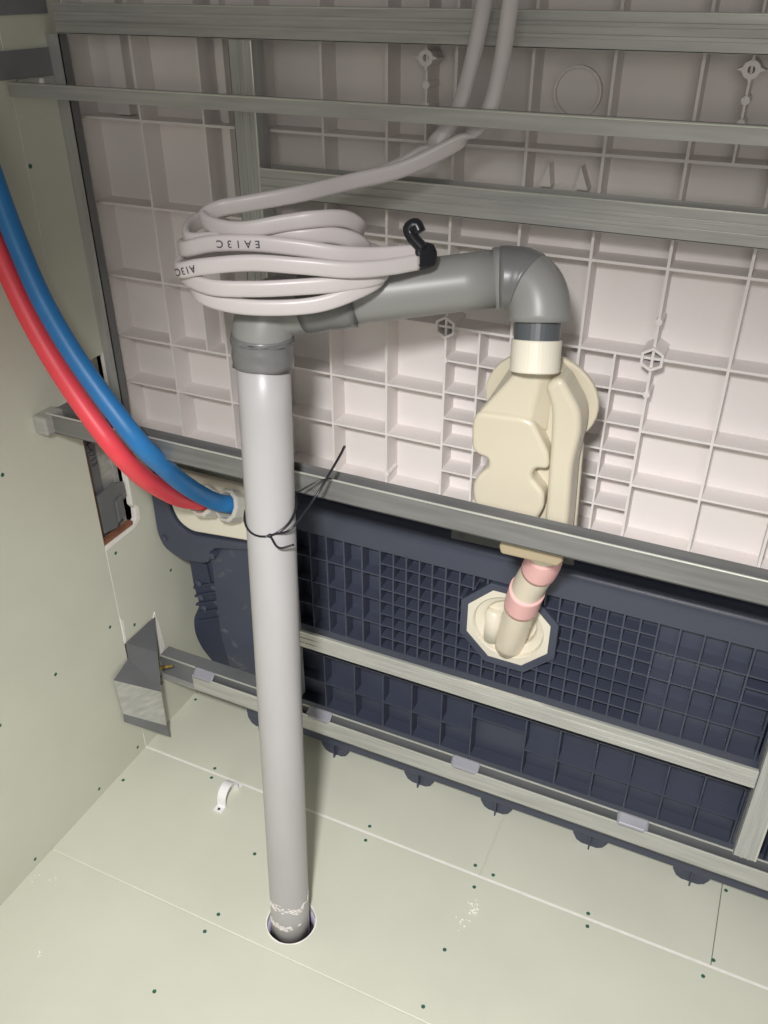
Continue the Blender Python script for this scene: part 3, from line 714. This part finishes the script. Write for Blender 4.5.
# small printed label strip below the rail
ls = thing('label_strip', 'thin grey strip with dark print tucked under the channel rail', 'label', (-0.24, 0.95, 0.60))
link('strip', prism([(-0.3440, 0.5805), (-0.3440, 0.5940), (-0.1670, 0.5990), (-0.1670, 0.5850)], 'y', 0.9790, 0.9805), M['label'], ls)
text_mesh('IIII', 0.010, M['ink'], 'print', ls, frame_mtx(Vector((-0.3285, 0.9786, 0.5880)), (1, 0, 0), (0, -1, 0)), 0.0003)

# ------------------------------------------------------------------ hoses
def hose(name, pts, r0, r1, material, label):
    path = spline(pts, 10); n = len(path)
    rad = [r0+(r1-r0)*(i/(n-1))**2 for i in range(n)]
    o = link(name, sweep(path, circ(24, 1.0), None, rad), material, smooth=True)
    return tag(o, label, 'hose')
hose('insulated_hose', [(-0.8930, 0.770, 1.450), (-0.8920, 0.775, 1.300), (-0.8880, 0.785, 1.190), (-0.8804, 0.79, 1.1016), (-0.8693, 0.79, 1.0377), (-0.8553, 0.79, 0.9775), (-0.8311, 0.785, 0.9195), (-0.7934, 0.78, 0.8588), (-0.7527, 0.779, 0.803),
     (-0.7127, 0.785, 0.7447), (-0.7066, 0.812, 0.7020), (-0.7187, 0.862, 0.6454), (-0.7338, 0.922, 0.5876), (-0.7349, 0.960, 0.5530), (-0.7269, 0.985, 0.5360), (-0.7185, 1.0, 0.5255)], 0.0130, 0.0146, M['blue'],
     'thick blue foam-covered hose sweeping from the upper left to the cream plate')
hose('insulated_hose', [(-0.8950, 0.735, 1.450), (-0.8950, 0.742, 1.300), (-0.8950, 0.755, 1.180), (-0.8930, 0.775, 1.0480), (-0.8820, 0.783, 0.9680), (-0.8560, 0.78, 0.8985), (-0.8220, 0.775, 0.8410), (-0.7785, 0.77, 0.7840), (-0.7443, 0.775, 0.7309),
     (-0.7420, 0.81, 0.6760), (-0.7571, 0.87, 0.6154), (-0.7757, 0.93, 0.5643), (-0.7790, 0.965, 0.5407), (-0.7785, 0.990, 0.5255)], 0.0130, 0.0146, M['red'],
     'thick red foam-covered hose running beside the blue one down the left wall')

# ------------------------------------------------------------------ coil of flat cable over the elbow
CA = [(-0.2810, 0.917, 1.4500), (-0.2858, 0.915, 1.2767), (-0.2897, 0.915, 1.2283), (-0.2936, 0.912, 1.1857), (-0.3011, 0.905, 1.1483), (-0.3155, 0.895, 1.1284), (-0.3415, 0.88, 1.1118), (-0.377, 0.86, 1.0951), (-0.4194, 0.83, 1.0853), (-0.4555, 0.7896, 1.078), (-0.4963, 0.7599, 1.0714), (-0.524, 0.7437, 1.0663), (-0.5318, 0.7298, 1.0607), (-0.5188, 0.7205, 1.0573), (-0.4821, 0.7171, 1.056), (-0.4415, 0.734, 1.063), (-0.4162, 0.7478, 1.0662), (-0.3972, 0.7735, 1.0627), (-0.3932, 0.7984, 1.049), (-0.4419, 0.8597, 1.0198), (-0.5145, 0.8642, 1.0088), (-0.5716, 0.818, 1.008), (-0.5614, 0.7344, 1.0115), (-0.5435, 0.702, 1.0089), (-0.5052, 0.6909, 1.0048), (-0.4663, 0.7022, 1.0046), (-0.4225, 0.7235, 1.0063), (-0.3857, 0.748, 1.0081), (-0.3623, 0.7792, 1.0095), (-0.3673, 0.8047, 1.0123), (-0.4098, 0.8557, 1.0113), (-0.4935, 0.8502, 1.0121), (-0.5665, 0.8025, 1.0198), (-0.5571, 0.7238, 1.031), (-0.5379, 0.703, 1.0351), (-0.5084, 0.7027, 1.0433), (-0.4689, 0.7125, 1.0462), (-0.4232, 0.7285, 1.0426), (-0.3894, 0.7462, 1.0364), (-0.3605, 0.7755, 1.0314), (-0.3312, 0.8018, 1.0312)]
CB = [(-0.3110, 0.936, 1.4500), (-0.3179, 0.935, 1.2771), (-0.3239, 0.935, 1.2271), (-0.3311, 0.93, 1.183), (-0.3396, 0.92, 1.1447), (-0.3544, 0.912, 1.1209), (-0.3773, 0.9, 1.1015), (-0.3995, 0.885, 1.0893), (-0.4356, 0.862, 1.0783), (-0.4793, 0.8309, 1.0692), (-0.5312, 0.7941, 1.0596), (-0.5566, 0.7563, 1.0498), (-0.5536, 0.7286, 1.0452), (-0.5394, 0.7131, 1.0413), (-0.5109, 0.715, 1.0439), (-0.468, 0.7291, 1.0452), (-0.4308, 0.7429, 1.0498), (-0.407, 0.76, 1.0494), (-0.3904, 0.781, 1.0405), (-0.3912, 0.8075, 1.0231), (-0.4487, 0.8601, 1.0059), (-0.5224, 0.854, 0.9991), (-0.5657, 0.7876, 0.9974), (-0.5474, 0.7191, 0.9986), (-0.5251, 0.7005, 0.9914), (-0.49, 0.7006, 0.9859), (-0.4462, 0.7137, 0.985), (-0.4067, 0.7341, 0.9883), (-0.3792, 0.7567, 0.9975), (-0.3653, 0.7809, 1.0046), (-0.3706, 0.7996, 1.0071), (-0.4123, 0.836, 1.0031), (-0.4855, 0.8351, 1.0035), (-0.5552, 0.7932, 1.0081), (-0.5513, 0.7115, 1.0186), (-0.5388, 0.6906, 1.0175), (-0.5123, 0.688, 1.0243), (-0.4647, 0.7033, 1.0299), (-0.4194, 0.7203, 1.028), (-0.3773, 0.7429, 1.0233), (-0.349, 0.774, 1.0214), (-0.329, 0.7971, 1.0228)]
coil = thing('cable_coil', 'coil of white flat cable lying over the grey pipe elbow, ends bound in black tape', 'cable', (-0.45, 0.76, 1.0))
def flat(w_, t_):
    pts = []; r = t_/2
    for k in range(7):
        a = -math.pi/2+math.pi*k/6; pts.append((r*math.sin(a) if False else r*math.sin(a), w_/2-r+r*math.cos(a)))
    for k in range(7):
        a = math.pi/2+math.pi*k/6; pts.append((r*math.sin(a), -(w_/2-r)+r*math.cos(a)))
    return pts
def upsweep(path):
    """flat cable kept on edge: wide side stands up, except on the steep run where it faces the room"""
    bm = bmesh.new(); prof = flat(0.0164, 0.0080); rings = []; n = len(path); prevu = None
    for i, p in enumerate(path):
        t = (path[min(i+1, n-1)]-path[max(i-1, 0)]).normalized()
        k = max(0.0, min(1.0, (abs(t.z)-0.35)/0.4))
        r = Vector((0, 0, 1))*(1-k)+Vector((0.9, 0.3, 0.25))*k
        u = r-t*r.dot(t); u.normalize()
        if prevu is not None:
            u = (prevu*0.5+u*0.5); u = (u-t*u.dot(t)).normalized()
        prevu = u; s = t.cross(u)
        rings.append([bm.verts.new(p+s*a+u*b) for a, b in prof])
    K = len(prof)
    for a, b in zip(rings, rings[1:]):
        for j in range(K): bm.faces.new((a[j], a[(j+1) % K], b[(j+1) % K], b[j]))
    bm.faces.new(rings[0]); bm.faces.new(rings[-1][::-1])
    return fin(bm)
pa, pb = spline(CA, 8), spline(CB, 8)
ca_ = link('cable', upsweep(pa), M['cable'], coil, smooth=True)
cb_ = link('cable', upsweep(pb), M['cable'], coil, smooth=True)
def cabletext(path, pos, s, size, parent, spacing):
    i = min(range(len(path)), key=lambda k: (path[k]-Vector(pos)).length)
    t = (path[i+2]-path[i-2]).normalized(); u = Vector((0, 0, 1)); u = (u-t*u.dot(t)).normalized()
    n = t.cross(u)
    if n.dot(Vector((0, 0, 1.26))-path[i]) < 0 and n.y > 0: n = -n
    o_ = path[i]+n*0.00425
    text_mesh(s, size, M['ink'], 'marking', parent, frame_mtx(o_, -t if t.x > 0 else t, n), 0.0001, spacing)
cabletext(pa, (-0.4790, 0.7100, 1.0455), 'EA13C', 0.0100, ca_, 1.75)
cabletext(pb, (-0.5280, 0.6890, 1.0200), 'A13C', 0.0100, cb_, 1.2)
tl = Vector((-0.3298, 0.800, 1.027)); td = Vector((0.72, 0.65, 0.03)).normalized()
link('end_tape', sweep([tl-td*0.004, tl+td*0.001, tl+td*0.010, tl+td*0.016, tl+td*0.019], flat(0.0270, 0.0125), Vector((-0.15, 0, 1)), [0.97, 1.0, 0.97, 0.8, 0.35]), M['black'], coil, smooth=True)
link('end_tape', sweep(spline([tl+td*0.004+Vector((0, 0, 0.008)), tl+Vector((-0.006, 0, 0.018)), tl+Vector((-0.010, -0.001, 0.027)), tl+Vector((-0.004, 0.001, 0.031)), tl+Vector((0.001, 0, 0.024))], 5), flat(0.018, 0.012), Vector((0.3, -1, 0.2))), M['black'], coil, smooth=True)

# ------------------------------------------------------------------ black wire tie round the upright pipe
zc = 0.722; c = at_z(zc)
ring = []
for i in range(33):
    a = 2*math.pi*i/32+math.radians(-62); q = c+Vector((math.cos(a), math.sin(a), 0))*(PR+0.0016)
    q.z += 0.020*math.sin(a)*0.9
    ring.append(q)
tie = thing('wire_tie', 'black wire tie knotted round the upright grey pipe', 'tie', c)
link('loop', tube(ring, 0.0015, 8), M['black'], tie, smooth=True)
link('tail', tube(spline([ring[1], (-0.4530, 0.722, 0.716), (-0.4405, 0.768, 0.742), (-0.430, 0.782, 0.766), (-0.4165, 0.788, 0.7935), (-0.4124, 0.789, 0.803)], 6), 0.0016, 8), M['black'], tie, smooth=True)
link('tail', tube(spline([ring[0], (-0.4600, 0.708, 0.698), (-0.4440, 0.716, 0.702)], 6), 0.0014, 8), M['black'], tie, smooth=True)
link('tail', tube(spline([(-0.478, 0.778, 0.728), (-0.452, 0.796, 0.744), (-0.441, 0.806, 0.745)], 6), 0.0011, 8), M['black'], tie, smooth=True)
bm = bmesh.new(); bmesh.ops.create_icosphere(bm, subdivisions=2, radius=0.0030, matrix=Matrix.Translation(ring[0]))
link('knot', fin(bm), M['black'], tie, smooth=True)

# ------------------------------------------------------------------ white pipe saddle on the floor
sd_t = thing('pipe_clip', 'small white plastic pipe saddle clip screwed to the floor by the seam', 'clip', (-0.698, 0.845, 0.0))
cx, y0, y1 = -0.698, 0.823, 0.868
pts = [(0.810, 0.0015), (0.824, 0.0015)]
for k in range(13):
    a = math.pi-math.pi*k/12; pts.append((0.8455+0.0205*math.cos(a), 0.010+0.0235*math.sin(a)))
pts += [(0.867, 0.0015), (0.880, 0.0015)]
strip = sweep([Vector((cx, a, b)) for a, b in pts], [(-0.0085, -0.0012), (0.0085, -0.0012), (0.0085, 0.0012), (-0.0085, 0.0012)], None)
link('strap', strip, M['white'], sd_t, bevel=0.0004)
link('screw', lathe((cx, 0.8155, 0.0028), (0, 0, 1), [(0, 0.0028), (0.0008, 0.0024)], 10), M['ink'], sd_t)
